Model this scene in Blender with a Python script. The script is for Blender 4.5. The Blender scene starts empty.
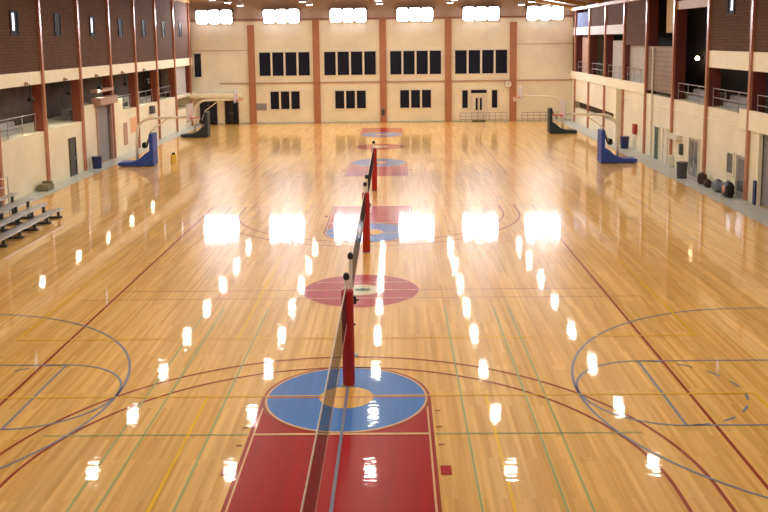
import bpy, bmesh, math, random
from mathutils import Vector, Matrix
random.seed(7)
scn = bpy.context.scene
col = scn.collection
PI = math.pi

# ------------------------------------------------------------------ materials
def nodes(name):
    m = bpy.data.materials.new(name); m.use_nodes = True
    nt = m.node_tree; b = nt.nodes['Principled BSDF']
    return m, nt, b

def mat(name, c, rough=.55, metal=0., var=.08, scale=3., emit=0., coat=0., spec=.5, ecol=None, bump=0.):
    """plain paint with a slow procedural mottling"""
    m, nt, b = nodes(name)
    tc = nt.nodes.new('ShaderNodeTexCoord'); ns = nt.nodes.new('ShaderNodeTexNoise')
    ns.inputs['Scale'].default_value = scale; ns.inputs['Detail'].default_value = 4
    nt.links.new(tc.outputs['Object'], ns.inputs['Vector'])
    rp = nt.nodes.new('ShaderNodeValToRGB')
    rp.color_ramp.elements[0].position = .3; rp.color_ramp.elements[1].position = .7
    rp.color_ramp.elements[0].color = [max(0, v*(1-var)) for v in c] + [1]
    rp.color_ramp.elements[1].color = [min(1, v*(1+var)) for v in c] + [1]
    nt.links.new(ns.outputs['Fac'], rp.inputs['Fac'])
    nt.links.new(rp.outputs['Color'], b.inputs['Base Color'])
    b.inputs['Roughness'].default_value = rough; b.inputs['Metallic'].default_value = metal
    b.inputs['Coat Weight'].default_value = coat; b.inputs['Coat Roughness'].default_value = .06
    b.inputs['Specular IOR Level'].default_value = spec
    if bump:
        bp = nt.nodes.new('ShaderNodeBump'); bp.inputs['Strength'].default_value = bump; bp.inputs['Distance'].default_value = .02
        nt.links.new(ns.outputs['Fac'], bp.inputs['Height']); nt.links.new(bp.outputs['Normal'], b.inputs['Normal'])
    if emit:
        b.inputs['Emission Color'].default_value = list(ecol or c) + [1]
        b.inputs['Emission Strength'].default_value = emit
    return m

def brick_mat(name, c1, c2, mortar, axis, bw=.4, bh=.2, msize=.012, rough=.6, contrast=.0, shade=None):
    """blocks or bricks laid on a wall; axis 'x' = wall runs along Y, 'y' = wall runs along X"""
    m, nt, b = nodes(name)
    tc = nt.nodes.new('ShaderNodeTexCoord'); sp = nt.nodes.new('ShaderNodeSeparateXYZ'); cb = nt.nodes.new('ShaderNodeCombineXYZ')
    nt.links.new(tc.outputs['Object'], sp.inputs[0])
    nt.links.new(sp.outputs['Y' if axis == 'x' else 'X'], cb.inputs['X'])
    nt.links.new(sp.outputs['Z'], cb.inputs['Y'])
    br = nt.nodes.new('ShaderNodeTexBrick')
    br.inputs['Scale'].default_value = 1; br.inputs['Brick Width'].default_value = bw; br.inputs['Row Height'].default_value = bh
    br.inputs['Mortar Size'].default_value = msize; br.inputs['Bias'].default_value = 0
    br.inputs['Color1'].default_value = c1 + (1,); br.inputs['Color2'].default_value = c2 + (1,); br.inputs['Mortar'].default_value = mortar + (1,)
    nt.links.new(cb.outputs[0], br.inputs['Vector'])
    ns = nt.nodes.new('ShaderNodeTexNoise'); ns.inputs['Scale'].default_value = .5; ns.inputs['Detail'].default_value = 5
    nt.links.new(tc.outputs['Object'], ns.inputs['Vector'])
    mx = nt.nodes.new('ShaderNodeMix'); mx.data_type = 'RGBA'; mx.blend_type = 'MULTIPLY'; mx.inputs['Factor'].default_value = 1
    rp = nt.nodes.new('ShaderNodeValToRGB'); rp.color_ramp.elements[0].color = (.9, .9, .89, 1); rp.color_ramp.elements[1].color = (1.05, 1.04, 1.03, 1)
    rp.color_ramp.elements[0].position = .3; rp.color_ramp.elements[1].position = .7
    nt.links.new(ns.outputs['Fac'], rp.inputs['Fac'])
    nt.links.new(br.outputs['Color'], mx.inputs['A']); nt.links.new(rp.outputs['Color'], mx.inputs['B'])
    nt.links.new(mx.outputs['Result'], b.inputs['Base Color'])
    b.inputs['Roughness'].default_value = rough; b.inputs['Specular IOR Level'].default_value = .25
    bp = nt.nodes.new('ShaderNodeBump'); bp.inputs['Strength'].default_value = .25; bp.inputs['Distance'].default_value = .01; bp.invert = True
    nt.links.new(br.outputs['Fac'], bp.inputs['Height']); nt.links.new(bp.outputs['Normal'], b.inputs['Normal'])
    return m

def wood_floor():
    m, nt, b = nodes('maple_floor')
    N = nt.nodes.new; L = nt.links.new
    tc = N('ShaderNodeTexCoord'); sp = N('ShaderNodeSeparateXYZ'); L(tc.outputs['Object'], sp.inputs[0])
    cb = N('ShaderNodeCombineXYZ'); L(sp.outputs['Y'], cb.inputs['X']); L(sp.outputs['X'], cb.inputs['Y'])
    def strips(w, h, a, c):
        br = N('ShaderNodeTexBrick'); br.inputs['Scale'].default_value = 1
        br.inputs['Brick Width'].default_value = w; br.inputs['Row Height'].default_value = h
        br.inputs['Mortar Size'].default_value = 0.0; br.offset = .37; br.offset_frequency = 2
        br.inputs['Color1'].default_value = a; br.inputs['Color2'].default_value = c
        L(cb.outputs[0], br.inputs['Vector']); return br
    b1 = strips(2.4, .085, (.80, .43, .105, 1), (.95, .585, .19, 1))
    b2 = strips(3.4, .34, (.93, .92, .90, 1), (1.06, 1.05, 1.03, 1))
    mp = N('ShaderNodeMapping'); mp.inputs['Scale'].default_value = (4.5, .16, 1); L(tc.outputs['Object'], mp.inputs['Vector'])
    ns = N('ShaderNodeTexNoise'); ns.inputs['Scale'].default_value = 1.; ns.inputs['Detail'].default_value = 6; ns.inputs['Roughness'].default_value = .65
    L(mp.outputs[0], ns.inputs['Vector'])
    rp = N('ShaderNodeValToRGB'); rp.color_ramp.elements[0].position = .33; rp.color_ramp.elements[1].position = .68
    rp.color_ramp.elements[0].color = (.84, .79, .72, 1); rp.color_ramp.elements[1].color = (1.06, 1.06, 1.06, 1); L(ns.outputs['Fac'], rp.inputs['Fac'])
    m1 = N('ShaderNodeMix'); m1.data_type = 'RGBA'; m1.blend_type = 'MULTIPLY'; m1.inputs['Factor'].default_value = 1
    m2 = N('ShaderNodeMix'); m2.data_type = 'RGBA'; m2.blend_type = 'MULTIPLY'; m2.inputs['Factor'].default_value = 1
    L(b1.outputs['Color'], m1.inputs['A']); L(b2.outputs['Color'], m1.inputs['B'])
    L(m1.outputs['Result'], m2.inputs['A']); L(rp.outputs['Color'], m2.inputs['B'])
    L(m2.outputs['Result'], b.inputs['Base Color'])
    varnish(nt, b)
    return m

def varnish(nt, b):
    """hard gloss gym varnish over a soft sheen, very slightly wavy"""
    N = nt.nodes.new; L = nt.links.new
    b.inputs['Roughness'].default_value = .30; b.inputs['Specular IOR Level'].default_value = .12
    b.inputs['Coat Weight'].default_value = .8; b.inputs['Coat Roughness'].default_value = .038; b.inputs['Coat IOR'].default_value = 1.40
    tc = N('ShaderNodeTexCoord'); mp = N('ShaderNodeMapping'); mp.inputs['Scale'].default_value = (1.3, 5.5, 1)
    L(tc.outputs['Object'], mp.inputs['Vector'])
    ns = N('ShaderNodeTexNoise'); ns.inputs['Scale'].default_value = 1.6; ns.inputs['Detail'].default_value = 1
    L(mp.outputs[0], ns.inputs['Vector'])
    bp = N('ShaderNodeBump'); bp.inputs['Strength'].default_value = .14; bp.inputs['Distance'].default_value = .01
    L(ns.outputs['Fac'], bp.inputs['Height']); L(bp.outputs['Normal'], b.inputs['Coat Normal']); L(bp.outputs['Normal'], b.inputs['Normal'])

def floor_paint(name, c, mixw=0.):
    m, nt, b = nodes(name)
    N = nt.nodes.new; L = nt.links.new
    tc = N('ShaderNodeTexCoord'); mp = N('ShaderNodeMapping'); mp.inputs['Scale'].default_value = (6, .5, 1); L(tc.outputs['Object'], mp.inputs['Vector'])
    ns = N('ShaderNodeTexNoise'); ns.inputs['Scale'].default_value = 1; ns.inputs['Detail'].default_value = 5; L(mp.outputs[0], ns.inputs['Vector'])
    rp = N('ShaderNodeValToRGB'); rp.color_ramp.elements[0].position = .3; rp.color_ramp.elements[1].position = .7
    rp.color_ramp.elements[0].color = [v*.88 for v in c] + [1]; rp.color_ramp.elements[1].color = [v*1.08 for v in c] + [1]
    L(ns.outputs['Fac'], rp.inputs['Fac']); L(rp.outputs['Color'], b.inputs['Base Color'])
    varnish(nt, b); return m

M = {}
M['floor'] = wood_floor()
M['p_red'] = floor_paint('court_red', (.44, .002, .006))
M['p_line_red'] = floor_paint('line_red', (.36, .05, .02))
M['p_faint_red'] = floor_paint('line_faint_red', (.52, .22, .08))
M['p_blue'] = floor_paint('court_blue', (.055, .22, .62))
M['p_line_blue'] = floor_paint('line_blue', (.26, .27, .36))
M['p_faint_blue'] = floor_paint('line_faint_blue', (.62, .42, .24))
M['p_yellow'] = floor_paint('line_yellow', (.95, .56, .01))
M['p_teal'] = floor_paint('line_teal', (.42, .46, .20))
M['p_cream'] = floor_paint('line_cream', (.82, .50, .26))
M['p_pink'] = floor_paint('line_salmon', (.75, .22, .12))
M['p_white'] = floor_paint('disc_white', (.80, .72, .50))
M['p_green'] = floor_paint('emblem_green', (.02, .16, .07))
M['p_grey'] = mat('walkway_grey', (.50, .52, .49), .38, var=.08, scale=1.2)
M['cream_x'] = brick_mat('cream_block_side', (.86, .81, .64), (.88, .83, .66), (.82, .76, .58), 'x')
M['cream_y'] = brick_mat('cream_block_back', (.87, .83, .68), (.90, .86, .71), (.82, .77, .60), 'y')
M['band'] = mat('cream_band', (.90, .85, .66), .6, var=.04)
M['brick'] = brick_mat('brown_brick', (.12, .062, .042), (.15, .08, .055), (.09, .055, .04), 'x', .5, .16, .02, .9)
M['brick_y'] = brick_mat('dark_brick', (.10, .055, .04), (.13, .07, .05), (.08, .05, .04), 'y', .5, .16, .02)
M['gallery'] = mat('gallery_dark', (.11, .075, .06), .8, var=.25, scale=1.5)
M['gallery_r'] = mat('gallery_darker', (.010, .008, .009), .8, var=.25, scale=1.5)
M['rust'] = mat('rust_paint', (.46, .20, .125), .27, var=.08, scale=2)
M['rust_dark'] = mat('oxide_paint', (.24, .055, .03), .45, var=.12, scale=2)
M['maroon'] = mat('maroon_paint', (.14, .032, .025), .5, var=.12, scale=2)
M['rust_brick'] = brick_mat('rust_brick', (.43, .19, .11), (.47, .22, .125), (.36, .16, .09), 'y', .32, .12, .01)
M['upper'] = mat('upper_wall_dimmed', (.46, .34, .26), .7, var=.1, scale=.6)  # browner tone imitates lamp light falling off high on the wall
M['wood_ceil'] = mat('ceiling_wood', (.21, .155, .12), .6, var=.12, scale=1.)
M['gold'] = mat('golden_beam', (.45, .27, .09), .5, var=.1)
M['glass'] = mat('night_glass', (.006, .009, .026), .25, var=.05, spec=.3)
M['night'] = mat('matte_night_glass', (.012, .012, .02), .6, var=.3, spec=.15)
M['glass_grey'] = mat('grey_glass', (.10, .115, .12), .2, var=.3)
M['alu'] = mat('aluminium', (.55, .55, .57), .35, metal=.7, var=.08)
M['frame'] = mat('pale_frame', (.74, .70, .60), .5, var=.05)
M['grey'] = mat('grey_steel', (.30, .30, .31), .45, metal=.2, var=.1)
M['rail'] = mat('railing_grey', (.34, .31, .31), .5, metal=.1, var=.1)
M['dgrey'] = mat('dark_grey', (.07, .07, .075), .5, var=.15)
M['shutter'] = mat('shutter_grey', (.27, .26, .28), .5, var=.06)
M['hood'] = mat('hood_pink_brown', (.46, .29, .23), .5, var=.08)
M['black'] = mat('black', (.008, .008, .01), .5, var=.2)
M['navy'] = mat('navy_plastic', (.012, .022, .13), .4, var=.1)
M['pad_blue'] = mat('pad_blue', (.02, .07, .42), .42, var=.1)
M['pad_green'] = mat('pad_dark_teal', (.012, .030, .045), .42, var=.1)
M['pad_red'] = mat('pad_red', (.40, .008, .014), .45, var=.08)
M['white'] = mat('white_paint', (.80, .78, .72), .4, var=.03)
M['cream_arm'] = mat('cream_arm', (.86, .80, .64), .4, var=.03)
M['tape_white'] = mat('net_tape', (.80, .74, .68), .6, var=.05)
M['tape_pink'] = mat('net_tape_pink', (.62, .34, .26), .6, var=.05)
M['thread'] = mat('net_thread', (.02, .02, .025), .7, var=.1)
M['hoop_red'] = mat('hoop_orange_red', (.62, .06, .03), .4, var=.05)
M['board'] = mat('backboard', (.62, .62, .68), .2, var=.03)
M['yellow'] = mat('yellow_plastic', (.75, .50, .02), .4, var=.06)
M['lens'] = mat('lamp_lens', (1, .93, .78), .4, emit=110, ecol=(1, .93, .80))
M['flood'] = mat('flood_lens', (1, 1, 1), .4, emit=26, ecol=(.93, .93, 1.0))
M['wlens'] = mat('wall_lamp_lens', (1, .93, .78), .4, emit=80, ecol=(1, .90, .66))
M['bulb'] = mat('warm_bulb', (1, .9, .7), .4, emit=10, ecol=(1, .72, .42))
M['glint'] = mat('painted_glint', (.6, .65, .8), .3, emit=1.3, ecol=(.75, .8, 1.))  # weak glow that imitates a reflection on the slit panes
M['curtain'] = mat('grey_curtain', (.46, .44, .42), .8, var=.1, scale=5)
M['curtain_b'] = mat('beige_curtain', (.55, .40, .20), .8, var=.1, scale=3)
M['bluegrey'] = mat('blue_grey_panel', (.16, .20, .34), .85, var=.3, scale=3, spec=.1)
M['band_blue'] = mat('pale_lilac_band', (.70, .66, .68), .6, var=.04)
M['meshb'] = brick_mat('brown_netting', (.26, .18, .13), (.30, .21, .15), (.19, .13, .09), 'x', .3, .3, .03)
M['bag_br'] = mat('bag_brown', (.05, .02, .012), .7, var=.3)
M['bag_bl'] = mat('bag_grey_blue', (.13, .16, .21), .7, var=.3)
M['bag_pk'] = mat('bag_pink_patch', (.62, .30, .22), .7, var=.15)
M['green'] = mat('door_green', (.03, .07, .04), .5, var=.1)
M['bin'] = mat('bin_grey', (.05, .06, .072), .45, var=.1)
M['poster'] = mat('poster_orange', (.80, .45, .25), .7, var=.15, scale=8)
M['redbox'] = mat('red_box', (.35, .015, .02), .5, var=.1)
M['olive'] = mat('olive_box', (.22, .18, .10), .6, var=.2)

# ------------------------------------------------------------------ mesh builder
class MB:
    def __init__(s): s.bm = bmesh.new()
    def box(s, x0, x1, y0, y1, z0, z1, bev=0., mtx=None):
        v = [s.bm.verts.new((x, y, z)) for x in (x0, x1) for y in (y0, y1) for z in (z0, z1)]
        fs = [s.bm.faces.new([v[i] for i in q]) for q in ((0,1,3,2),(4,6,7,5),(0,4,5,1),(2,3,7,6),(0,2,6,4),(1,5,7,3))]
        if bev:
            es = list({e for f in fs for e in f.edges})
            r = bmesh.ops.bevel(s.bm, geom=es, offset=bev, segments=2, affect='EDGES', clamp_overlap=True)
            v = list({x for f in r['faces'] for x in f.verts} | {x for x in v if x.is_valid})
        if mtx: bmesh.ops.transform(s.bm, matrix=mtx, verts=[x for x in v if x.is_valid])
        return s
    def cyl(s, p, q, r, r2=None, n=12, cap=True):
        p, q = Vector(p), Vector(q); d = q-p; r2 = r if r2 is None else r2
        t = d.to_track_quat('Z', 'Y').to_matrix()
        a = [s.bm.verts.new(p+t@Vector((math.cos(2*PI*i/n)*r, math.sin(2*PI*i/n)*r, 0))) for i in range(n)]
        b = [s.bm.verts.new(q+t@Vector((math.cos(2*PI*i/n)*r2, math.sin(2*PI*i/n)*r2, 0))) for i in range(n)]
        for i in range(n): s.bm.faces.new((a[i], a[(i+1)%n], b[(i+1)%n], b[i]))
        if cap: s.bm.faces.new(a[::-1]); s.bm.faces.new(b)
        return s
    def tube(s, pts, r, n=8):
        rings = []
        pts = [Vector(p) for p in pts]
        for k, p in enumerate(pts):
            d = (pts[min(k+1, len(pts)-1)]-pts[max(k-1, 0)]).normalized()
            t = d.to_track_quat('Z', 'Y').to_matrix()
            rings.append([s.bm.verts.new(p+t@Vector((math.cos(2*PI*i/n)*r, math.sin(2*PI*i/n)*r, 0))) for i in range(n)])
        for a, b in zip(rings, rings[1:]):
            for i in range(n): s.bm.faces.new((a[i], a[(i+1)%n], b[(i+1)%n], b[i]))
        s.bm.faces.new(rings[0][::-1]); s.bm.faces.new(rings[-1]); return s
    def lathe(s, prof, n=20, c=(0, 0, 0)):
        rings = [[s.bm.verts.new((c[0]+r*math.cos(2*PI*i/n), c[1]+r*math.sin(2*PI*i/n), c[2]+z)) for i in range(n)] for r, z in prof]
        for a, b in zip(rings, rings[1:]):
            for i in range(n): s.bm.faces.new((a[i], a[(i+1)%n], b[(i+1)%n], b[i]))
        s.bm.faces.new(rings[0][::-1]); s.bm.faces.new(rings[-1]); return s
    def prism_xz(s, poly, y0, y1):
        a = [s.bm.verts.new((x, y0, z)) for x, z in poly]; b = [s.bm.verts.new((x, y1, z)) for x, z in poly]
        n = len(poly); s.bm.faces.new(a); s.bm.faces.new(b[::-1])
        for i in range(n): s.bm.faces.new((a[i], b[i], b[(i+1)%n], a[(i+1)%n]))
        return s
    def disc(s, cx, cy, r, z, n=64, r0=0., a0=0., a1=2*PI):
        if r0 <= 0 and a1-a0 > 6.28:
            s.bm.faces.new([s.bm.verts.new((cx+r*math.cos(2*PI*i/n), cy+r*math.sin(2*PI*i/n), z)) for i in range(n)])
        else:
            A = [a0+(a1-a0)*i/n for i in range(n+1)]
            o = [s.bm.verts.new((cx+r*math.cos(a), cy+r*math.sin(a), z)) for a in A]
            i_ = [s.bm.verts.new((cx+r0*math.cos(a), cy+r0*math.sin(a), z)) for a in A]
            for k in range(n): s.bm.faces.new((i_[k], o[k], o[k+1], i_[k+1]))
        return s
    def rect(s, x0, x1, y0, y1, z):
        s.bm.faces.new([s.bm.verts.new(p) for p in ((x0,y0,z),(x1,y0,z),(x1,y1,z),(x0,y1,z))]); return s
    def blob(s, c, r, sub=3, noise=.12, seed=1):
        rnd = random.Random(seed); k = [rnd.uniform(2, 5) for _ in range(6)]
        d = bmesh.ops.create_icosphere(s.bm, subdivisions=sub, radius=1)
        for v in d['verts']:
            p = v.co.normalized(); f = 1+noise*(math.sin(k[0]*p.x+k[3])*math.cos(k[1]*p.y+k[4])+.5*math.sin(2*k[2]*p.z+k[5]))
            q = Vector((abs(p.x)**.7*math.copysign(1, p.x), abs(p.y)**.7*math.copysign(1, p.y), abs(p.z)**.75*math.copysign(1, p.z)))
            v.co = Vector((c[0]+q.x*f*r[0], c[1]+q.y*f*r[1], c[2]+max(-1, q.z*f)*r[2]))
        return s
    def build(s, name, m, parent=None, smooth=False, fix=True):
        if fix: bmesh.ops.recalc_face_normals(s.bm, faces=s.bm.faces)
        me = bpy.data.meshes.new(name); s.bm.to_mesh(me); s.bm.free(); me.materials.append(m)
        if smooth:
            for p in me.polygons: p.use_smooth = True
        o = bpy.data.objects.new(name, me); col.objects.link(o)
        if parent: o.parent = parent
        return o

def tag(o, label=None, cat=None, group=None, kind=None):
    if label: o['label'] = label
    if cat: o['category'] = cat
    if group: o['group'] = group
    if kind: o['kind'] = kind
    return o
def empty(name, loc, label, cat, rz=0., group=None, kind=None):
    o = bpy.data.objects.new(name, None); col.objects.link(o); o.location = loc; o.rotation_euler = (0, 0, rz)
    return tag(o, label, cat, group, kind)
def kids(o): return list(o.children)
def copy_tree(o, parent=None):
    ch = kids(o); c = o.copy(); col.objects.link(c)
    if parent: c.parent = parent
    for k in ch: copy_tree(k, c)
    return c
def ordinal(n): return ['first','second','third','fourth','fifth','sixth','seventh','eighth','ninth','tenth','eleventh','twelfth','thirteenth','fourteenth','fifteenth','sixteenth'][n]

XL, XR, YB, YF = -19.4, 16.9, 85.0, -3.0
XC = -1.15           # axis of the courts and the net line
CH, CHL = 10.75, 11.9           # eaves heights, right and left

# ------------------------------------------------------------------ floor and its painted parts
fl = MB().box(XL-3.5, XR+3.5, YF-.4, YB+.4, -.3, 0).build('floor', M['floor'])
tag(fl, 'glossy maple sports hall floor with painted court lines', 'floor', kind='structure')
def fp(name, mb, m): return mb.build(name, M[m], fl, fix=False)
z1, z2, z3, z4 = .002, .004, .006, .008
LW = .037
fp('walkway_strip', MB().rect(XL, XL+1.15, YF, YB, z4), 'p_grey')
fp('walkway_strip', MB().rect(XR-1.5, XR, YF, YB, z4), 'p_grey')
def court(cy, near=True):
    LR = 'p_line_red' if near else 'p_faint_red'
    b0, b1 = cy-14.33, cy+14.33
    for x in (XC-7.62, XC+7.62): fp('sideline', MB().rect(x-LW, x+LW, b0, b1, z3), LR)
    for y in (b0, b1): fp('baseline', MB().rect(XC-7.62, XC+7.62, y-LW*.7, y+LW*.7, z1), 'p_faint_red')
    fp('halfway_line', MB().rect(XC-7.62, XC+7.62, cy-.03, cy+.03, z1), 'p_faint_red')
    fp('halfway_line', MB().rect(XC-8.6, XC+8.6, cy-.93, cy-.88, z1), 'p_faint_red')
    fp('centre_circle', MB().disc(XC, cy, 1.83, z2), 'p_red')
    fp('centre_circle_line', MB().rect(XC-1.8, XC+1.8, cy-.03, cy+.03, z3), 'p_cream')
    fp('centre_circle_line', MB().rect(XC-1.55, XC+1.55, cy-.93, cy-.88, z3), 'p_cream')
    fp('centre_circle_line', MB().rect(XC-1.5, XC+1.5, cy+.86, cy+.91, z3), 'p_cream')
    fp('centre_disc', MB().disc(XC, cy, .62, z4), 'p_white')
    em = MB(); n = 8
    pts = [(XC+.05+.34*math.cos(a)*(1 if k % 2 == 0 else .62), cy+.22*math.sin(a)*(1 if k % 2 == 0 else .6)) for k, a in enumerate([2*PI*i/16 for i in range(16)])]
    em.bm.faces.new([em.bm.verts.new((x, y, .010)) for x, y in pts])
    fp('centre_emblem', em, 'p_green')
    for s in (-1, 1):
        base = cy+s*14.33; ft = cy+s*8.54
        lo, hi = min(base, ft), max(base, ft)
        fp('key', MB().rect(XC-1.83, XC+1.83, lo, hi, z1), 'p_red')
        fp('key_edge', MB().rect(XC-1.87, XC-1.83, lo, hi, z2).rect(XC+1.83, XC+1.87, lo, hi, z2), 'p_line_red')
        fp('key_inner_line', MB().rect(XC-1.80, XC-1.76, lo, hi, z2).rect(XC+1.76, XC+1.80, lo, hi, z2), 'p_cream')
        fp('free_throw_circle', MB().disc(XC, ft, 1.76, z2), 'p_blue')
        fp('free_throw_ring', MB().disc(XC, ft, 1.86, z3, r0=1.80), 'p_line_red')
        fp('free_throw_ring_trim', MB().disc(XC, ft, 1.80, z3, r0=1.75), 'p_cream')
        fp('free_throw_line', MB().rect(XC-1.78, XC+1.78, ft-.028, ft+.028, z4), 'p_pink')
        fp('free_throw_disc', MB().disc(XC, ft, .60, z3), 'floor') if False else MB().disc(XC, ft, .60, z3).build('free_throw_disc', M['floor'], fl, fix=False)
        fp('key_cross_line', MB().rect(XC-1.76, XC+1.76, min(ft+s*1.82, ft+s*1.91), max(ft+s*1.82, ft+s*1.91), .0098), 'p_cream')
        hoop = cy+s*12.76
        a = (0, PI) if s < 0 else (PI, 2*PI)
        for r in (6.02, 6.75):
            w = .035
            fp('three_point_arc', MB().disc(XC, hoop, r+w, z3, 72, r-w, *a), LR)
            l2, h2 = min(hoop, base), max(hoop, base)
            fp('three_point_straight', MB().rect(XC-r-w, XC-r+w, l2, h2, z3).rect(XC+r-w, XC+r+w, l2, h2, z3), LR)
        for sx in (-1, 1):
            fp('lane_block', MB().rect(*(sorted((XC+sx*1.87+sx*.0+sx*.05, XC+sx*2.10))), ft+s*3.2, ft+s*3.55, z4) if s > 0 else
               MB().rect(*(sorted((XC+sx*1.92, XC+sx*2.12))), ft-3.57, ft-3.22, z4), 'p_red')
            for q in (.75, 1.55, 2.35):
                yy = ft+s*q
                fp('lane_tick', MB().rect(*(sorted((XC+sx*1.93, XC+sx*2.05))), yy-.025, yy+.025, z4), 'p_line_red')
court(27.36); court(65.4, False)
# cross courts in blue-grey
def cross(cy, pm):
    w = .03
    for s in (-1, 1):
        bx = XC+s*11.2; ftx = XC+s*7.03; bl = XC+s*12.8
        a = (-PI/2, PI/2) if s < 0 else (PI/2, 1.5*PI)
        fp('cross_court_arc', MB().disc(bx, cy, 6.02+w, z4, 64, 6.02-w, *a), pm)
        lo, hi = sorted((bx, bl))
        fp('cross_court_straight', MB().rect(lo, hi, cy-6.02-w, cy-6.02+w, z4).rect(lo, hi, cy+6.02-w, cy+6.02+w, z4), pm)
        lo, hi = sorted((ftx, bl))
        fp('cross_court_key', MB().rect(lo, hi, cy-1.83-w, cy-1.83+w, z4).rect(lo, hi, cy+1.83-w, cy+1.83+w, z4).rect(ftx-w, ftx+w, cy-1.83, cy+1.83, z4), pm)
        fp('cross_court_circle', MB().disc(ftx, cy, 1.83+w, z4, 32, 1.83-w, *a), pm)
        d = MB(); a0 = PI/2 if s < 0 else -PI/2
        for k in range(8): d.disc(ftx, cy, 1.83+w, z4, 4, 1.83-w, a0+k*PI/8+.08, a0+k*PI/8+.28)
        fp('cross_court_dashes', d, pm)
        fp('cross_court_baseline', MB().rect(bl-w, bl+w, cy-7.6, cy+7.6, z4), pm)
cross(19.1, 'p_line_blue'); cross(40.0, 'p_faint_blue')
# volleyball courts (yellow)
for (y0, y1) in ((9.9, 18.9), (22.78, 31.8), (35.7, 44.7), (56., 65.)):
    w = .03
    for y in (y0, y1): fp('volleyball_end_line', MB().rect(XC-9.05, XC+9.05, y-w*.8, y+w*.8, .010), 'p_yellow')
    for x in (XC-9.05, XC+9.05, XC-3.1, XC+3.1): fp('volleyball_line', MB().rect(x-w, x+w, y0, y1, .010), 'p_yellow')
# badminton lines (teal)
for x in (-5.64, -5.15, -3.82, 1.4, 2.83, 3.27):
    fp('badminton_line', MB().rect(x-.022, x+.022, 8, 25.5, .0095), 'p_teal')
fp('badminton_line', MB().rect(-7.2, XC-1.9, 16.94, 16.98, .0095).rect(XC+1.9, 4.9, 16.94, 16.98, .0095), 'p_teal')
# court centre line under the nets
fp('net_line', MB().rect(XC-.032, XC+.032, 9.9, 19.4, .012), 'p_line_blue')

# ------------------------------------------------------------------ shell
def S(name, mb, m, label, cat='wall', parent=None):
    o = mb.build(name, M[m], parent)
    return tag(o, label, None if parent else cat, kind='structure')
# left wall
yl = [48.6+5.9*k for k in range(-8, 7)]          # column lines
w = MB().box(XL-3, XL, YF, 57.1, 0, 3.1).box(XL-3, XL, 60.3, 78.3, 0, 3.1).box(XL-3, XL-.25, 57.1, 60.3, 0, 3.1)
w.box(XL-3, XL, 78.3, YB, 0, 1.75).box(XL-3, XL, 78.3, YB, 2.85, 3.1).box(XL-3, XL, 84.3, YB, 1.75, 2.85)
w.box(XL-.5, XL, 55., 57.1, 3.1, 4.0).box(XL-.5, XL, 60.5, 62.8, 3.1, 4.0)
wl = S('wall_left', w, 'cream_x', 'cream block lower wall down the left side of the hall')
S('wall_band_left', MB().box(XL-.35, XL+.03, YF, YB, 5.7, 6.4), 'band', 'cream band above the left gallery openings', parent=wl)
S('wall_brick_left', MB().box(XL-.35, XL, YF, YB, 6.4, CHL+.1), 'brick', 'brown brick upper wall above the cream band on the left', parent=wl)
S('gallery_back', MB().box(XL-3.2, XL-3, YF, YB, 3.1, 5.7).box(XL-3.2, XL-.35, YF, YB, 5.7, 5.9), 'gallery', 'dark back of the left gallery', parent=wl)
S('low_opening_back', MB().box(XL-.5, XL-.45, 78.3, 84.3, 1.75, 2.85), 'brick', 'dark low opening', parent=wl) if False else None
# right wall
yr = [48.2+5.88*k for k in range(-8, 7)]
w = MB().box(XR, XR+3, 41.1, 66.5, 0, 4.1).box(XR, XR+3, YF, 36.9, 0, 4.1).box(XR, XR+3, 36.9, 41.1, 3.4, 4.1).box(XR+.4, XR+3, 36.9, 41.1, 0, 3.4)
w.box(XR, XR+3, 66.5, YB, 0, 1.35).box(XR, XR+3, 66.5, YB, 2.0, 4.1).box(XR, XR+3, 83.6, YB, 1.35, 2.0)
w.box(XR, XR+.35, yr[-5]+.1, YB, 4.1, 4.68)
wr = S('wall_right', w, 'cream_x', 'cream block lower wall down the right side of the hall')
S('wall_ledge_right', MB().box(XR-.03, XR, YF, 66.5, 3.44, 3.50).box(XR-.14, XR, 60, YB, 4.05, 4.72).box(XR-.12, XR, 36, 43.4, 3.4, 4.35), 'band', 'cream ledge running along the right wall', parent=wr)
S('wall_band_right', MB().box(XR-.03, XR+.35, YF, yr[8], 6.2, 7.1), 'band', 'cream band above the near right gallery openings', parent=wr)
S('wall_band_far_right', MB().box(XR-.03, XR+.35, yr[11], YB, 8.1, 8.8), 'band_blue', 'pale lilac band above the far right openings', parent=wr)
S('wall_brick_right', MB().box(XR, XR+.35, YF, yr[8], 7.1, CH).box(XR, XR+.35, yr[10], yr[11], 7.3, CH).box(XR, XR+.35, yr[11], yr[13], 8.8, CH).box(XR, XR+.35, yr[14], YB, 4.68, CH), 'brick', 'brown brick upper wall on the right side', parent=wr)
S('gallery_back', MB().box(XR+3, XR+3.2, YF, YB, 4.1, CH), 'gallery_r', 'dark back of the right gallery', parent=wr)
S('gallery_lintel', MB().box(XR, XR+.3, yr[8], yr[9], 9.45, 9.95), 'gold', 'beige lintel over the tall opening', parent=wr)
S('low_opening_back', MB().box(XR+.5, XR+.55, 66.5, 83.6, 1.35, 2.0), 'bag_br', 'dark back of the long low opening', parent=wr)
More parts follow.
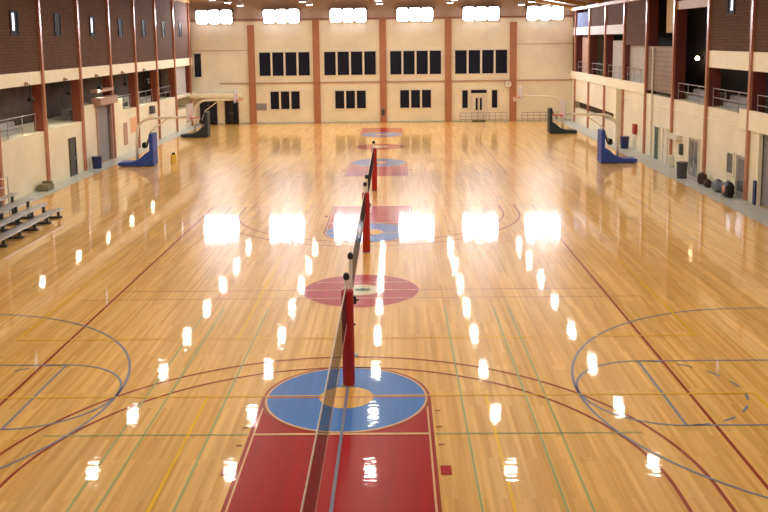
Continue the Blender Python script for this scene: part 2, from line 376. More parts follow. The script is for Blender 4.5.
# panels in the right openings
S('netting_panel', MB().box(XR+.02, XR+.08, yr[9]+.2, yr[10]-.1, 4.35, 7.25), 'meshb', 'brown netting panel in the right gallery', parent=wr)
S('curtain_panel', MB().box(XR+.35, XR+.45, yr[9]+.4, yr[9]+3.0, 8.1, CH), 'curtain_b', 'beige curtain above the netting', parent=wr)
S('curtain_panel', MB().box(XR+.35, XR+.45, yr[10]+.3, yr[11]-.1, 4.68, 7.3), 'curtain', 'grey curtain in the right gallery', parent=wr)
S('curtain_panel', MB().box(XR+.35, XR+.45, yr[11]+.3, yr[12]-.9, 4.68, 7.6), 'curtain', 'grey curtain in the right gallery', parent=wr)
S('curtain_panel', MB().box(XR+.35, XR+.45, yr[13]+.3, yr[14]-1.2, 4.68, 7.9), 'hood', 'brownish panel in the farthest right bay', parent=wr)
S('upper_window_panel', MB().box(XR+.05, XR+.12, yr[13]+.1, yr[14]-.1, 8.8, 10.1), 'bluegrey', 'blue grey window in the farthest right bay', parent=wr)
S('netting_panel', MB().box(XL-.3, XL-.22, yl[13]+.2, YB-1.9, 3.1, 5.7), 'curtain', 'grey netting in the farthest left bay', parent=wl)
# back wall
bw = S('wall_back', MB().box(XL-3, XR+3, YB, YB+.4, 0, 13), 'cream_y', 'cream block end wall with dark windows')
S('dimmed_upper_panel', MB().box(XL, XR, YB-.05, YB, 9.75, 12.9), 'upper', 'upper zone of the end wall, painted taupe for fading lamp light', parent=bw)  # lamp falloff painted in as a browner zone
S('conduit_line', MB().box(XL+2.6, XR, YB-.12, YB, 3.83, 3.95), 'hood', 'thin brown conduit line along the end wall', parent=bw)
S('conduit_line', MB().box(XL, XL+5.3, YB-.04, YB, 7.0, 7.05).box(XR-5.6, XR, YB-.04, YB, 7.3, 7.35), 'hood', 'thin line high on the end wall', parent=bw)
S('crossbar', MB().box(XL, XR, YB-.14, YB, 9.86, 9.96), 'rust_dark', 'thin dark bar under the ceiling of the end wall', parent=bw)
S('plinth', MB().box(XL, XR, YB-.06, YB, 0, .12), 'p_grey', 'grey plinth strip', parent=bw)
S('wall_front', MB().box(XL-3, XR+3, YF-.4, YF, 0, 13), 'cream_y', 'cream wall behind the viewer')
# ceiling: shallow arch with ribs
def arch(x): t = (x-XC)/(XR-XC); return (CH if x > XC else CHL)+(1.9 if x > XC else .75)*(1-min(1, t*t))
n = 24; xs = [XL-3.2+(XR-XL+6.4)*i/n for i in range(n+1)]
cz = lambda x: arch(max(XL, min(XR, x)))
cb = MB(); poly = [(x, cz(x)) for x in xs]+[(x, cz(x)+.3) for x in xs[::-1]]
cb.prism_xz(poly, YF-.4, YB+.4)
ce = S('ceiling', cb, 'wood_ceil', 'brown timber ceiling arching over the hall', 'ceiling')
for k, y in enumerate(yl):
    p = MB(); xs2 = [XL+(XR-XL)*i/16 for i in range(17)]
    p.prism_xz([(x, arch(x)-.3) for x in xs2]+[(x, arch(x)) for x in xs2[::-1]], y-.12, y+.12)
    p.build('roof_beam', M['gold'], ce)
S('trim_1', MB().box(XR-.35, XR, YF, YB, 10.35, 10.6), 'gold', 'golden timber beam along the top of the right wall', 'beam')
S('trim_2', MB().box(XL, XL+.25, YF, YB, 11.5, 11.9), 'gold', 'golden timber beam along the top of the left wall', 'beam')

# side columns (steel, rust painted) with the deep piers in the galleries
for k, y in enumerate(yl):
    c = S('column', MB().box(XL, XL+.13, y-.12, y+.12, 0, CHL-.1), 'rust',
          'rust painted steel column on the left wall, %s from the far end' % ordinal(len(yl)-1-k), 'column')
    c.data.materials[0] = M['rust']
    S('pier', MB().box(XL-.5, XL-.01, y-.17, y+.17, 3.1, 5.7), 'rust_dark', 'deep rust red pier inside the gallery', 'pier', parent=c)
    if k == len(yl)-1: pass
for k, y in enumerate(yr):
    far = k >= 10
    c = S('column', MB().box(XR-.13, XR, y-.12, y+.12, 0, CH-.1), 'rust',
          'rust painted steel column on the right wall, %s from the far end' % ordinal(len(yr)-1-k), 'column')
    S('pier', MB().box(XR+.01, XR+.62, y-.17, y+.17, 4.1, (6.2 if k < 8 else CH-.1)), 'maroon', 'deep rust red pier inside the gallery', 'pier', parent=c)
# end wall pilasters
for i, (x, zt) in enumerate(((-13.65, 9.4), (-7.47, 9.85), (-1.13, 9.95), (5.08, 9.9), (11.25, 9.4))):
    S('column', MB().box(x-.32, x+.32, YB-.22, YB, 0, zt), 'rust_brick', 'rust brown pilaster on the end wall, %s from the left' % ordinal(i), 'column')

# ------------------------------------------------------------------ windows and doors of the end wall
wn = [0]
def window(x0, x1, z0, z1, n, label, fm='frame', m='glass', y=YB, t=.11):
    wn[0] += 1
    r = empty('window_%d' % wn[0], ((x0+x1)/2, y, z0), label, 'window', kind='structure')
    w, h = x1-x0, z1-z0; g = MB().box(-w/2-t, w/2+t, -.07, 0, -t, 0).box(-w/2-t, w/2+t, -.07, 0, h, h+t)
    pw = (w-(n-1)*t*1.6)/n
    g.box(-w/2-t, -w/2, -.07, 0, 0, h).box(w/2, w/2+t, -.07, 0, 0, h)
    for i in range(1, n): xx = -w/2+i*pw+(i-1)*t*1.6; g.box(xx, xx+t*1.6, -.07, 0, 0, h)
    g.build('window_frame', M[fm], r)
    for i in range(n):
        xx = -w/2+i*(pw+t*1.6)
        MB().box(xx, xx+pw, -.03, 0, 0, h).build('pane', M[m], r)
    return r
pos = ['leftmost', 'second from the left', 'third from the left', 'rightmost']
for i, (a, b) in enumerate(((-12.93, -8.12), (-6.73, -1.81), (-.44, 4.4), (5.74, 10.69))):
    window(a, b, 4.58, 6.80, 4, 'dark four-pane window high on the end wall, %s' % pos[i])
for i, (a, b) in enumerate(((-11.95, -9.15), (-5.74, -2.81), (.48, 3.43))):
    window(a, b, 1.38, 3.08, 3, 'dark three-pane window low on the end wall, %s' % ['leftmost', 'middle one', 'rightmost'][i])
window(6.42, 6.95, 1.3, 3.0, 1, 'tall narrow dark window left of the pale double door')
window(9.25, 9.77, 1.3, 3.0, 1, 'tall narrow dark window right of the pale double door')
window(7.25, 8.75, 2.72, 3.03, 1, 'dark transom window above the pale double door')
window(-19.15, -18.5, 4.55, 6.75, 1, 'tall black window in the far left corner of the end wall')
def door(n, x0, x1, z1, y, label, leaves, glass, m='frame', gm='glass', slit=None):
    r = empty('door_%d' % n, ((x0+x1)/2, y, 0), label, 'door', kind='structure'); w = x1-x0
    MB().box(-w/2-.1, -w/2, -.1, 0, 0, z1+.1).box(w/2, w/2+.1, -.1, 0, 0, z1+.1).box(-w/2, w/2, -.1, 0, z1, z1+.1).build('door_frame', M['frame'], r)
    lw = w/leaves
    for i in range(leaves):
        a = -w/2+i*lw
        d = MB().box(a+.01, a+lw-.01, -.06, 0, 0, z1).build('door_leaf', M[m], r)
        if slit: c = a+lw*(.72 if i == 0 else .28); MB().box(c-.1, c+.1, -.08, -.06, 1.1, 2.25).build('glass_slit', M[gm], d)
        hx = a+lw-.12 if i == 0 else a+.12
        MB().cyl((hx, -.1, .95), (hx, -.1, 1.15), .02).build('door_handle', M['alu'], d)
        if glass:
            MB().box(a+.12, a+lw-.12, -.07, -.061, .35, z1-.1).build('glass_pane', M[gm], d)
    return r
door(1, 7.3, 8.7, 2.4, YB, 'pale double door with two dark glass slits in the end wall', 2, False, 'frame', 'glass', True)
door(2, -16.4, -15.05, 2.25, YB, 'black glazed double door nearest the leftmost end wall pilaster', 2, True, 'black')
door(3, -18.8, -17.1, 2.25, YB, 'black glazed double door in the far left corner', 2, True, 'black')
tag(MB().box(XL, -14.6, YB-1.3, YB-.01, 2.62, 2.95, .02).build('canopy', M['band']), 'cream canopy slab over the black doors in the far left corner', 'canopy', kind='structure')

# side wall doors (built along Y)
def side_door(n, X, sgn, y0, y1, z1, m, label, gm=None, leaves=1, fm='frame'):
    r = empty('door_%d' % n, (X, (y0+y1)/2, 0), label, 'door', kind='structure'); w = y1-y0; d = -sgn   # sgn +1: right wall, faces -X
    def bx(mb, a, b, y_0, y_1, z_0, z_1): return mb.box(min(d*a, d*b), max(d*a, d*b), y_0, y_1, z_0, z_1)
    f = MB(); bx(f, 0, .09, -w/2-.09, -w/2, 0, z1+.09); bx(f, 0, .09, w/2, w/2+.09, 0, z1+.09); bx(f, 0, .09, -w/2, w/2, z1, z1+.09)
    f.build('door_frame', M[fm], r)
    lw = w/leaves
    for i in range(leaves):
        a = -w/2+i*lw
        l = bx(MB(), 0, .05, a+.02, a+lw-.02, 0, z1).build('door_leaf', M[m], r)
        if gm: bx(MB(), .05, .06, a+.15, a+lw-.15, .3, z1-.15).build('glass_pane', M[gm], l)
        bx(MB(), .05, .10, a+lw-.16, a+lw-.11, .95, 1.1).build('door_handle', M['alu'], l)
    return r
side_door(4, XL, -1, 52.1, 52.95, 2.2, 'dgrey', 'dark narrow door in the left cream wall', fm='dgrey')
side_door(5, XR, 1, 56.6, 57.5, 2.1, 'green', 'dark green door in the right wall, beyond the grey double door')
side_door(6, XR, 1, 54.9, 55.7, 2.1, 'frame', 'pale narrow door just past the dark green door, right wall')
side_door(7, XR, 1, 49.2, 50.7, 2.1, 'grey', 'grey double door with dark glass behind the grey bin', gm='glass_grey', leaves=2)
side_door(8, XR, 1, 42.55, 43.6, 2.05, 'grey', 'grey door with dark glass beside the nearest right column', gm='glass_grey')
r = window(-.4, .4, 0, 1, 1, 'small pale framed notice window near the bags on the right wall', m='glass_grey')
r.location = (XR, 44.5, 1.0); r.rotation_euler = (0, 0, -PI/2)
# roller shutters
def shutter(X, sgn, y0, y1, z1, label, hood):
    r = empty('roller_shutter', (X, (y0+y1)/2, 0), label, 'shutter', kind='structure'); w = y1-y0; d = -sgn
    s = MB(); nn = int(z1/.12)
    for i in range(nn):
        z0 = z1*i/nn; a, b = sorted((d*-.22, d*(-.16)))
        s.box(a, b, -w/2, w/2, z0+.01, z1*(i+1)/nn)
    a, b = sorted((d*-.24, d*-.2)); s.box(a, b, -w/2, w/2, 0, z1)
    s.build('slat_curtain', M['shutter'], r)
    a, b = sorted((d*-.1, d*.08))
    MB().box(a, b, -w/2-.05, -w/2+.12, 0, z1).box(a, b, w/2-.12, w/2+.05, 0, z1).build('guide_rail', M['hood' if hood else 'band'], r)
    if hood:
        a, b = sorted((d*-.2, d*.45)); MB().box(a, b, -w/2-.3, w/2+.3, z1+.1, z1+.62, .05).build('shutter_hood', M['hood'], r)
        a, b = sorted((d*-.2, d*.25)); MB().box(a, b, -w/2-.3, w/2+.1, z1+.95, z1+1.15).build('hood_bar', M['hood'], r)
    return r
shutter(XL, -1, 57.1, 60.15, 3.75, 'grey roller shutter under a pinkish brown hood, left wall', True)
shutter(XR, 1, 36.9, 41.1, 3.4, 'dark grey roller shutter at the right edge, right wall', False)

# high slit windows in the brick
def slit(X, sgn, y, z0, z1, glint, label):
    wn[0] += 1
    r = empty('window_%d' % wn[0], (X, y, z0), label, 'window', kind='structure'); d = -sgn; h = z1-z0
    a, b = sorted((0, d*.05))
    MB().box(a, b, -.46, -.42, -.05, h+.08).box(a, b, .42, .50, -.08, h+.08).box(a, b, -.42, .42, -.08, 0).box(a, b, -.42, .42, h, h+.08).build('window_frame', M['night'], r)
    a, b = sorted((0, d*.02)); MB().box(a, b, -.42, .42, 0, h).build('pane', M['night'], r)
    if glint:
        a, b = sorted((d*.02, d*.03)); MB().box(a, b, -.18, .04, .15*h, .95*h).build('glint_strip', M['glint'], r)  # glowing streak put on the pane in place of a reflection
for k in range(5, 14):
    slit(XL, -1, yl[k]+2.75, 8.4, 9.5, k in (7, 9), 'small %s window high in the left brown brick, %s bay from the far end' % ('glint-painted' if k in (7, 9) else 'dark', ordinal(13-k)))
slit(XR, 1, yr[7]+2.9, 9.0, 9.9, True, 'small window with a painted glint high in the right brown brick')

# gallery railings, one for each bay
def railing(length, X, y0, z, lab):
    r = empty('railing', (X, y0+length/2, z), lab, 'railing')
    for h in (.5, .98): MB().cyl((0, -length/2, h), (0, length/2, h), .026).build('rail', M['rail'], r)
    for t in (-.5, -.17, .17, .5): MB().cyl((0, t*(length-.1), 0), (0, t*(length-.1), .98), .022).build('post', M['rail'], r)
    return r
for k in range(5, 14):
    if k == 8: continue
    railing(5.4, XL-.35, yl[k]+.22, 3.1, 'grey pipe railing in the left gallery, %s bay from the far end' % ordinal(13-k))
for k in range(5, 14):
    if k == 9: continue
    railing(5.4, XR+(.2 if k < 10 else .18), yr[k]+.22, 4.1 if k < 10 else 4.68, 'grey pipe railing in the right gallery, %s bay from the far end' % ordinal(13-k))
# pale clutter low in the galleries: folded seating boards
for k in (5, 6, 7, 9, 10, 11):
    tag(MB().box(XL-1.6, XL-1.2, yl[k]+.8, yl[k]+4.9, 3.1, 3.75, .04).box(XL-1.2, XL-.9, yl[k]+.8, yl[k]+4.9, 3.1, 3.4, .04).build('gallery_bench', M['grey']),
        'grey stepped bench behind the railing in the left gallery, %s bay from the far end' % ordinal(13-k), 'bench')
for k in (6, 7, 8):
    tag(MB().box(XR+.9, XR+1.3, yr[k]+.6, yr[k]+5.1, 4.1, 4.75, .04).box(XR+.55, XR+.9, yr[k]+.6, yr[k]+5.1, 4.1, 4.4, .04).build('gallery_bench', M['grey']),
        'grey stepped bench behind the railing in the right gallery, %s bay from the far end' % ordinal(13-k), 'bench')
# warm lamp in the tall dark opening
r = empty('wall_lamp', (XR+2.95, 59.0, 6.35), 'small warm lamp glowing in the tall dark opening on the right', 'lamp')
MB().box(-.12, .05, -.1, .1, -.1, .1, .02).build('lamp_base', M['dgrey'], r)
MB().lathe([(.04, -.14), (.11, -.08), (.14, 0), (.11, .08), (.04, .14)], 16, (-.25, 0, 0)).build('lamp_globe', M['bulb'], r, True)
# its position is inside the opening between the fourth and fifth column
r.location = (XR+2.9, 57.9, 6.45)

# ------------------------------------------------------------------ ceiling lamps
def highbay():
    r = empty('high_bay_lamp', (0, 0, 0), 'round high bay lamp hanging from the timber ceiling', 'lamp', group='high bay lamps in five rows under the ceiling')
    MB().lathe([(.30, 0), (.31, .02), (.28, .16), (.15, .32), (.10, .36), (.10, .52), (.03, .56)], 20).build('lamp_shade', M['alu'], r, True)
    MB().disc(0, 0, .255, -.002, 20).build('lens', M['lens'], r)
    MB().cyl((0, 0, .5), (0, 0, 1.1), .012, n=6).build('cord', M['dgrey'], r)
    return r
LZ = 11.0; first = highbay(); used = False
lx = (-13.6, -7.48, -1.28, 4.93, 11.2)
for j in range(-4, 8):
    for i, x in enumerate(lx):
        if j == 7 and i in (1, 3): pass
        o = first if not used else copy_tree(first); used = True
        yj = 37.0+6.05*j
        o.location = (x, yj, min(LZ, arch(x)-1.0))
        o['label'] = 'round high bay lamp, %s of five across, %s row from the end wall' % (ordinal(i), ordinal(7-j))
# flood banks on the end wall
bx_ = (-17.0, -10.65, -4.35, 1.93, 8.15, 14.15)
def bank():
    r = empty('floodlight_bank', (0, 0, 0), 'x', 'floodlight')
    MB().box(-1.9, 1.9, .12, .2, .55, .65).box(-1.7, -1.6, .1, .5, .3, .7).box(1.6, 1.7, .1, .5, .3, .7).build('bracket', M['dgrey'], r)
    for s in (-1, 0, 1):
        m = Matrix.Translation((s*1.15, 0, 0)) @ Matrix.Rotation(math.radians(12), 4, 'X')
        h = MB().box(-.53, .53, -.05, .14, -.65, .65, .03, m).build('lamp_head', M['dgrey'], r)
        d = MB(); P = [(math.copysign(abs(math.cos(a))**.35, math.cos(a))*.52, math.copysign(abs(math.sin(a))**.35, math.sin(a))*.63) for a in [2*PI*(i+.5)/32 for i in range(32)]]
        d.prism_xz(P, -.075, -.052); bmesh.ops.transform(d.bm, matrix=m, verts=d.bm.verts); d.build('diffuser', M['flood'], h)
    return r
fb = bank()
bl = ['above the black doors at the far left', 'between the first and second pilasters', 'between the second and third pilasters', 'between the third and fourth pilasters', 'above the pale double door', 'at the far right corner']
for i, x in enumerate(bx_):
    o = fb if i == 0 else copy_tree(fb); o.location = (x, YB-.52, 10.2); o['label'] = 'bank of three glaring white floodlights, '+bl[i]
# hooded lamps low on the left wall
def hooded():
    r = empty('hooded_wall_lamp', (0, 0, 0), 'x', 'lamp')
    MB().box(0, .12, -.1, .1, -.1, .1, .02).build('wall_plate', M['hood'], r)
    MB().tube([(.05, 0, 0), (.22, 0, 0), (.25, 0, -.1), (.25, 0, -.68)], .022).build('lamp_arm', M['black'], r)
    MB().lathe([(.17, -.92), (.16, -.76), (.06, -.66)], 16, (.25, 0, 0)).build('lamp_shade', M['black'], r, True)
    MB().disc(.25, 0, .155, -.921, 20).build('lens', M['wlens'], r)
    return r
h0 = hooded(); 
for i in range(5):
    o = h0 if i == 0 else copy_tree(h0); o.location = (XL+.03, 46.3+5.5*i, 5.80); o['label'] = 'small black hooded lamp hanging from the left cream band, %s from the near end' % ordinal(i)

# ------------------------------------------------------------------ volleyball nets and padded posts
def post():
    r = empty('volleyball_post', (0, 0, 0), 'x', 'post')
    MB().cyl((0, 0, 0), (0, 0, 2.52), .045, n=16).build('pole', M['white'], r, False)
    MB().lathe([(.06, 2.5), (.075, 2.55), (.07, 2.62), (.03, 2.66)], 14).build('cap', M['black'], r, True)
    MB().lathe([(.16, 0), (.16, .02), (.06, .04)], 18).build('base_plate', M['grey'], r)
    MB().box(.06, .13, -.05, .05, 1.35, 1.55, .01).cyl((.12, 0, 1.45), (.2, 0, 1.45), .02).build('winch', M['black'], r)
    return r
def pad():
    # red padding wrapped round the pole
    p = MB(); prof = [(.13, .02), (.14, .05), (.14, 2.22), (.12, 2.27)]
    p.lathe(prof, 16, (0.02, 0, 0)); return p
def make_post(y, padded, label):
    global post0
    o = copy_tree(post0) if post0 else post()
    if not post0: post0 = o
    o.location = (XC, y, 0); o['label'] = label
    if padded: padded_list.append(o)
    return o
post0 = None; padded_list = []
make_post(9.2, False, 'white volleyball post closest to the viewer')
a = make_post(19.53, True, 'volleyball post in tall red padding by the near blue free throw circle')
make_post(21.45, False, 'white black-capped volleyball post just beyond the nearest red padded post')
make_post(32.45, True, 'volleyball post in red padding over the far blue free throw circle')
make_post(34.3, False, 'white volleyball post behind the second red padded post')
make_post(46.0, True, 'farthest volleyball post, slim and padded in red')
pd = None
for o in padded_list:
    if pd is None: pd = pad().build('post_pad', M['pad_red'], o, True)
    else:
        c = pd.copy(); col.objects.link(c); c.parent = o
def net(y0, y1, label):
    r = empty('volleyball_net', (XC-.0, (y0+y1)/2, 0), label, 'net'); h = (y1-y0)/2
    zt, zb = 2.43, 1.45
    MB().box(-.006, .006, -h, h, zt-.07, zt).build('top_tape', M['tape_white'], r)
    MB().box(-.005, .005, -h, h, zb, zb+.05).build('bottom_tape', M['tape_pink'], r)
    t = MB(); n = int((y1-y0)/.1)
    for i in range(n+1):
        y = -h+2*h*i/n; t.box(-.0018, .0018, y-.0022, y+.0022, zb+.05, zt-.07)
    for i in range(1, 9): zz = zb+.05+(zt-zb-.12)*i/9; t.box(-.0018, .0018, -h, h, zz-.0022, zz+.0022)
    t.build('net_mesh', M['thread'], r)
    return r
net(9.3, 19.42, 'volleyball net nearest the viewer, running down the red key')
net(21.55, 32.34, 'middle volleyball net crossing the red centre circle')
net(34.4, 45.9, 'farthest volleyball net beyond the second red padded post')

# ------------------------------------------------------------------ portable basketball hoops (built facing +X)
def hoop(pad_m, base_lbl=None):
    r = empty('basketball_hoop', (0, 0, 0), 'x', 'basketball hoop')
    W = .55
    MB().prism_xz([(0, .05), (-2.25, .05), (-2.25, .26), (-1.35, .30), (-.9, .46), (-.5, .82), (-.2, 1.0), (0, 1.02)], -W, W).build('base', M[pad_m], r)
    MB().box(-.20, .04, -W-.03, W+.03, .04, 2.1, .04).build('front_pad', M[pad_m], r)
    for (x, y) in ((-.3, -.4), (-.3, .4), (-2.0, -.4), (-2.0, .4)):
        MB().cyl((x, y-.03, .06), (x, y+.03, .06), .06).build('wheel', M['black'], r)
    pts = [(-1.15, 0, .3), (-1.13, 0, 1.6), (-1.05, 0, 2.2)]+[(-1.05+1.0*(1-math.cos(t)), 0, 2.2+.85*math.sin(t)) for t in [PI/2*i/8 for i in range(1, 9)]]+[(1.0, 0, 3.08), (2.35, 0, 3.10)]
    MB().tube(pts, .085, 12).build('gooseneck_arm', M['cream_arm'], r, True)
    MB().tube([(-.6, .12, 1.1), (-.2, .12, 2.2), (.9, .12, 3.0)], .03).tube([(-.6, -.12, 1.1), (-.2, -.12, 2.2), (.9, -.12, 3.0)], .03).build('strut', M['cream_arm'], r)
    MB().box(-.75, -.50, -.25, .25, 1.15, 1.5, .05).build('counterweight', M['black'], r)
    MB().tube([(-.2, .0, 2.16), (-.5, 0, 1.2)], .05).build('cylinder', M['dgrey'], r)
    bd = MB().box(2.35, 2.40, -.9, .9, 2.9, 3.95).build('backboard', M['board'], r)
    MB().box(2.33, 2.42, -.93, .93, 2.84, 2.92, .01).build('edge_pad', M['grey'], bd)
    MB().box(2.401, 2.405, -.3, .3, 3.1, 3.14).box(2.401, 2.405, -.3, .3, 3.5, 3.54).box(2.401, 2.405, -.3, -.26, 3.1, 3.54).box(2.401, 2.405, .26, .3, 3.1, 3.54).build('target_square', M['hoop_red'], bd)
    rim = MB(); n = 24
    rim.tube([(2.78+.23*math.cos(2*PI*i/n), .23*math.sin(2*PI*i/n), 3.05) for i in range(n+1)], .018, 8)
    rim.box(2.40, 2.56, -.09, .09, 2.98, 3.07)
    rm = rim.build('rim', M['hoop_red'], r)
    nt = MB()
    for i in range(12):
        a0 = 2*PI*i/12
        for s in (1, -1): nt.tube([(2.78+(.22-.03*q)*math.cos(a0+s*q*.26), (.22-.03*q)*math.sin(a0+s*q*.26), 3.04-.13*q) for q in range(4)], .006, 4)
    nt.build('net', M['white'], rm)
    return r
hb = hoop('pad_blue'); hb.location = (-15.55, 56.6, 0); hb['label'] = 'portable basketball hoop with blue padded base by the left wall'
o = copy_tree(hb); o.location = (12.93, 55.9, 0); o.rotation_euler = (0, 0, PI); o['label'] = 'portable basketball hoop with blue padded base by the right wall'
hg = hoop('pad_green'); hg.location = (-15.62, 73.6, 0); hg['label'] = 'portable basketball hoop with dark base in the far left corner'
o = copy_tree(hg); o.location = (12.77, 73.7, 0); o.rotation_euler = (0, 0, PI); o['label'] = 'portable basketball hoop with dark base at the far right'

# ------------------------------------------------------------------ bleachers
r = empty('bleacher', (-16.6, 36.2, 0), 'low aluminium bleacher with stepped plank seats at the left edge', 'bleacher')
rows = [(1.22, .42), (.55, .66), (-.15, .90), (-.85, 1.14)]
for i, (x, z) in enumerate(rows):
    L0 = -4.2; L1 = 3.6
    MB().box(x-.15, x+.15, L0, L1, z-.07, z, .012).build('seat_plank', M['alu'], r)
    if i: MB().box(x+.20, x+.42, L0, L1, z-.34, z-.30, .006).build('foot_plank', M['alu'], r)
for y in (-3.9, -2.4, -.9, .6, 2.0, 3.3):
    f = MB().box(-1.05, 1.36, y-.09, y+.09, 0, .08)
    for (x, z) in rows: f.box(x-.05, x+.05, y-.06, y+.06, .04, z-.07); f.box(x-.10, x+.42 if x < 1 else x+.1, y-.02, y+.02, z-.36 if x < 1 else z-.09, z-.34 if x < 1 else z-.045)
    f.build('support_frame', M['dgrey'], r)
gr = MB()
gr.cyl((-1.05, -4.0, 1.9), (-1.05, 3.4, 1.9), .025).cyl((-1.05, -4.0, 1.5), (-1.05, 3.4, 1.5), .02)
for y in (-4.0, -1.5, 1.0, 3.4): gr.cyl((-1.05, y, .0), (-1.05, y, 1.9), .025)
gr.build('back_rail', M['alu'], r)

# ------------------------------------------------------------------ bins, bags, small things
def bin_(loc, r1, r2, h, m, label, cat='bin'):
    r = empty('rubbish_bin', loc, label, cat)
    MB().lathe([(r1, 0), (r2, h), (r2-.02, h), (r1-.02, .05)], 20).build('bin_body', M[m], r, False)
    MB().lathe([(r2+.02, h-.05), (r2+.025, h), (r2-.01, h+.01)], 20).build('bin_rim', M[m], r)
    return r
bin_((15.98, 49.2, .008), .26, .31, .9, 'bin', 'dark grey round bin on the right walkway')
bin_((16.3, 62.9, .008), .27, .32, .85, 'navy', 'blue bin on the far right walkway near the red box')
r = bin_((-18.95, 55.5, .008), .27, .32, .75, 'navy', 'blue bin against the left wall beside the roller shutter')
# blue pad at the shutter
tag(MB().box(XR-.16, XR-.01, 41.0, 41.3, 0.008, 1.15, .03).build('corner_pad', M['navy']), 'blue pad standing at the shutter corner on the right', 'pad')
def bag(loc, s, m, label, seed, patch=None, handle=True, name='sports_bag'):
    r = empty(name, loc, label, 'bag')
    MB().blob((0, 0, s[2]*.98), s, 3, .10, seed).build('bag_body', M[m], r, True)
    if handle: MB().tube([(0, -.5*s[1], s[2]*1.8), (0, -.3*s[1], s[2]*2.2), (0, .3*s[1], s[2]*2.2), (0, .5*s[1], s[2]*1.8)], .02).build('handle', M['black'], r, True)
    if patch: MB().blob((-s[0]*.75, -.1*s[1], s[2]*1.05), (s[0]*.38, s[1]*.5, s[2]*.55), 2, .1, seed+3).build('pocket', M[patch], r, True)
    return r
bag((16.45, 47.3, .008), (.24, .33, .27), 'bag_br', 'dark brown bag slumped at the foot of a rust column, right walkway', 2)
bag((16.35, 46.1, .008), (.2, .25, .2), 'bag_br', 'small brown bag between the brown bag and the grey blue bag', 5)
bag((16.4, 44.75, .008), (.26, .46, .29), 'bag_bl', 'grey blue sports bag beside the small brown bag', 8)
bag((16.3, 43.15, .008), (.25, .40, .38), 'black', 'black bag with a pink pocket, nearest of the bags', 11, 'bag_pk')
tag(MB().box(-.3, .3, -.45, .45, 0, .34, .03).box(-.26, .26, .2, .42, .34, .46, .02).build('storage_box', M['olive']), 'low olive brown box at the foot of the left wall', 'box').location = (XL+.4, 47.2, .008)
# yellow wet floor sign
r = empty('wet_floor_sign', (-14.6, 57.6, 0), 'small yellow floor sign with dark top on the court', 'sign', rz=.5)
for s in (-1, 1):
    m = Matrix.Rotation(s*math.radians(14), 4, 'X')
    mm = Matrix.Translation((0, -s*.17, 0)) @ Matrix.Rotation(-s*math.radians(14), 4, 'X')
    MB().box(-.17, .17, -.012, .012, .02, .60, .008, mm).build('sign_panel', M['yellow'], r)
MB().box(-.1, .1, -.05, .05, .54, .70, .02).build('sign_top', M['black'], r)
# wall pieces
def wallbox(name, X, sgn, y0, y1, z0, z1, m, label, cat, th=.12):
    a, b = sorted((X, X-sgn*th)); return tag(MB().box(a, b, y0, y1, z0, z1, .01).build(name, M[m]), label, cat)
wallbox('poster', XL, -1, 64.5, 66.0, 1.3, 2.4, 'poster', 'faded orange poster on the left wall past the shutter', 'poster', .02)
wallbox('poster', XL, -1, 62.7, 63.6, .6, 2.2, 'hood', 'narrow tan notice board on the left wall next to the poster', 'board', .03)
wallbox('speaker', XL, -1, 69.6, 70.3, 2.3, 2.9, 'dgrey', 'small dark loudspeaker on the left wall above the far arm', 'speaker', .3)
wallbox('extinguisher_box', XR, 1, 61.9, 62.5, 1.1, 1.8, 'redbox', 'dark red box on the far right wall above the blue bin', 'box', .2)
wallbox('wall_vent', 0, 1, 0, .1, 0, .1, 'grey', 'x', 'vent')
o = bpy.data.objects['wall_vent']; bpy.data.objects.remove(o)
tag(MB().box(-13.5, -12.35, YB-.08, YB-.001, 1.3, 1.95, .01).build('wall_vent', M['grey']), 'grey louvred vent on the end wall right of the leftmost pilaster', 'vent')
tag(MB().box(-1.3, -1.0, YB-.36, YB-.22, .7, 1.3, .02).build('socket_box', M['dgrey']), 'small dark box on the middle pilaster of the end wall', 'box')
r = empty('wall_clock', (10.75, YB-.24, 3.55), 'round pale clock on the rightmost end wall pilaster', 'clock')
c = MB().cyl((0, 0, 0), (0, -.1, 0), .36, n=24).build('clock_case', M['hood'], r); MB().cyl((0, -.1, 0), (0, -.11, 0), .30, n=24).build('clock_face', M['white'], r)
MB().box(-.015, .015, -.125, -.112, 0, .22).box(0, .16, -.125, -.112, -.015, .015).build('clock_hands', M['black'], r)
# right wall fixture: pale cabinet with dark phone below
tag(MB().box(XR-.35, XR-.001, 52.2, 53.9, 1.75, 2.05, .02).build('wall_cabinet', M['frame']), 'pale shallow cabinet on the right wall between doors', 'cabinet')
tag(MB().box(XR-.2, XR-.001, 51.9, 52.2, .95, 1.6, .03).build('wall_phone', M['dgrey']), 'dark wall phone under the end of the pale cabinet', 'phone')
tag(MB().box(XR-.28, XR-.001, 53.6, 53.9, .0, .7, .03).build('drinking_fountain', M['frame']), 'pale low drinking fountain under the wall cabinet', 'fountain')
# pale vertical conduit pipes on the right wall
tag(MB().cyl((XR-.08, 58.3, .0), (XR-.08, 58.3, 7.2), .06).build('drain_pipe', M['frame']), 'pale vertical pipe on the right wall beside the netting', 'pipe')
# pillar with the green plate at the stairs
tag(MB().box(XR-.45, XR-.001, 66.2, 66.9, 0, 4.05).build('pillar', M['band']), 'cream square pillar at the start of the low dark opening', 'pillar', kind='structure')
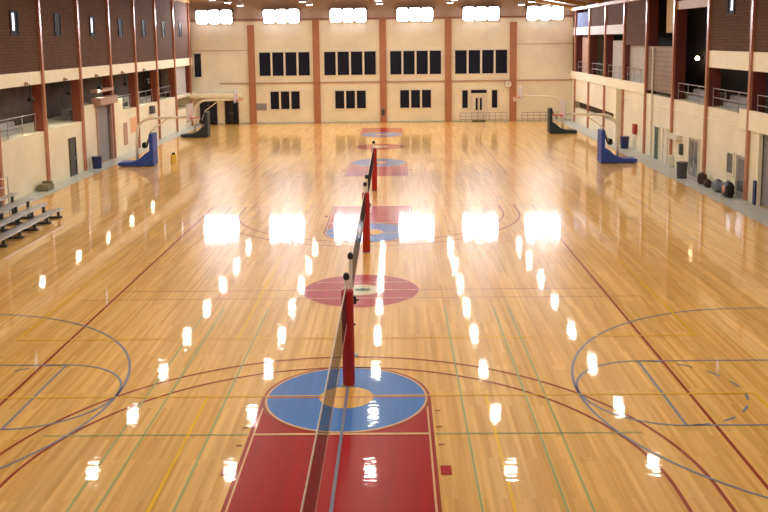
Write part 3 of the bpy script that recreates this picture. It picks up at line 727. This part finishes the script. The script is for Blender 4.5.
# grey railings before the pale double door
r = empty('ramp_railing', (8.3, YB-1.6, 0), 'grey low railing in front of the pale double door', 'railing')
for z in (.35, .65, .95): MB().cyl((-2.2, 0, z), (2.2, 0, z), .03).build('rail', M['grey'], r)
for i in range(9): MB().cyl((-2.2+.55*i, 0, 0), (-2.2+.55*i, 0, .95), .025).build('post', M['grey'], r)
r = empty('ramp_railing', (13.6, YB-1.6, 0), 'grey low railing right of the rightmost end wall pilaster', 'railing')
for z in (.35, .65, .95): MB().cyl((-1.7, 0, z), (1.7, 0, z), .03).build('rail', M['grey'], r)
for i in range(7): MB().cyl((-1.7+.566*i, 0, 0), (-1.7+.566*i, 0, .95), .025).build('post', M['grey'], r)

# ------------------------------------------------------------------ world, camera, colour
wd = bpy.data.worlds.new('World'); scn.world = wd; wd.use_nodes = True
wd.node_tree.nodes['Background'].inputs[0].default_value = (.01, .012, .02, 1)

f, H, pi_, ya, ro, CY = 886.575, 7.8712, .1348, -.0134, -.0119, 160.0566
F = Vector((math.sin(ya)*math.cos(pi_), math.cos(ya)*math.cos(pi_), -math.sin(pi_)))
R0 = Vector((math.cos(ya), -math.sin(ya), 0)); U0 = R0.cross(F)
R = R0*math.cos(ro)+U0*math.sin(ro); U = -R0*math.sin(ro)+U0*math.cos(ro)
cd = bpy.data.cameras.new('camera'); cam = bpy.data.objects.new('camera', cd); col.objects.link(cam)
cam.matrix_world = Matrix(((R.x, U.x, -F.x, 0), (R.y, U.y, -F.y, 0), (R.z, U.z, -F.z, H), (0, 0, 0, 1)))
cd.sensor_fit = 'HORIZONTAL'; cd.sensor_width = 36; cd.lens = f*36/768
cd.shift_y = -(256-CY)/768; cd.clip_end = 300; cd.clip_start = .05
scn.camera = cam
scn.view_settings.view_transform = 'Standard'; scn.view_settings.look = 'None'
scn.view_settings.exposure = 0.85
scn.cycles.use_denoising = True
scn.cycles.sample_clamp_indirect = 4.0
scn.cycles.caustics_reflective = False; scn.cycles.caustics_refractive = False
scn.cycles.max_bounces = 8; scn.cycles.diffuse_bounces = 5
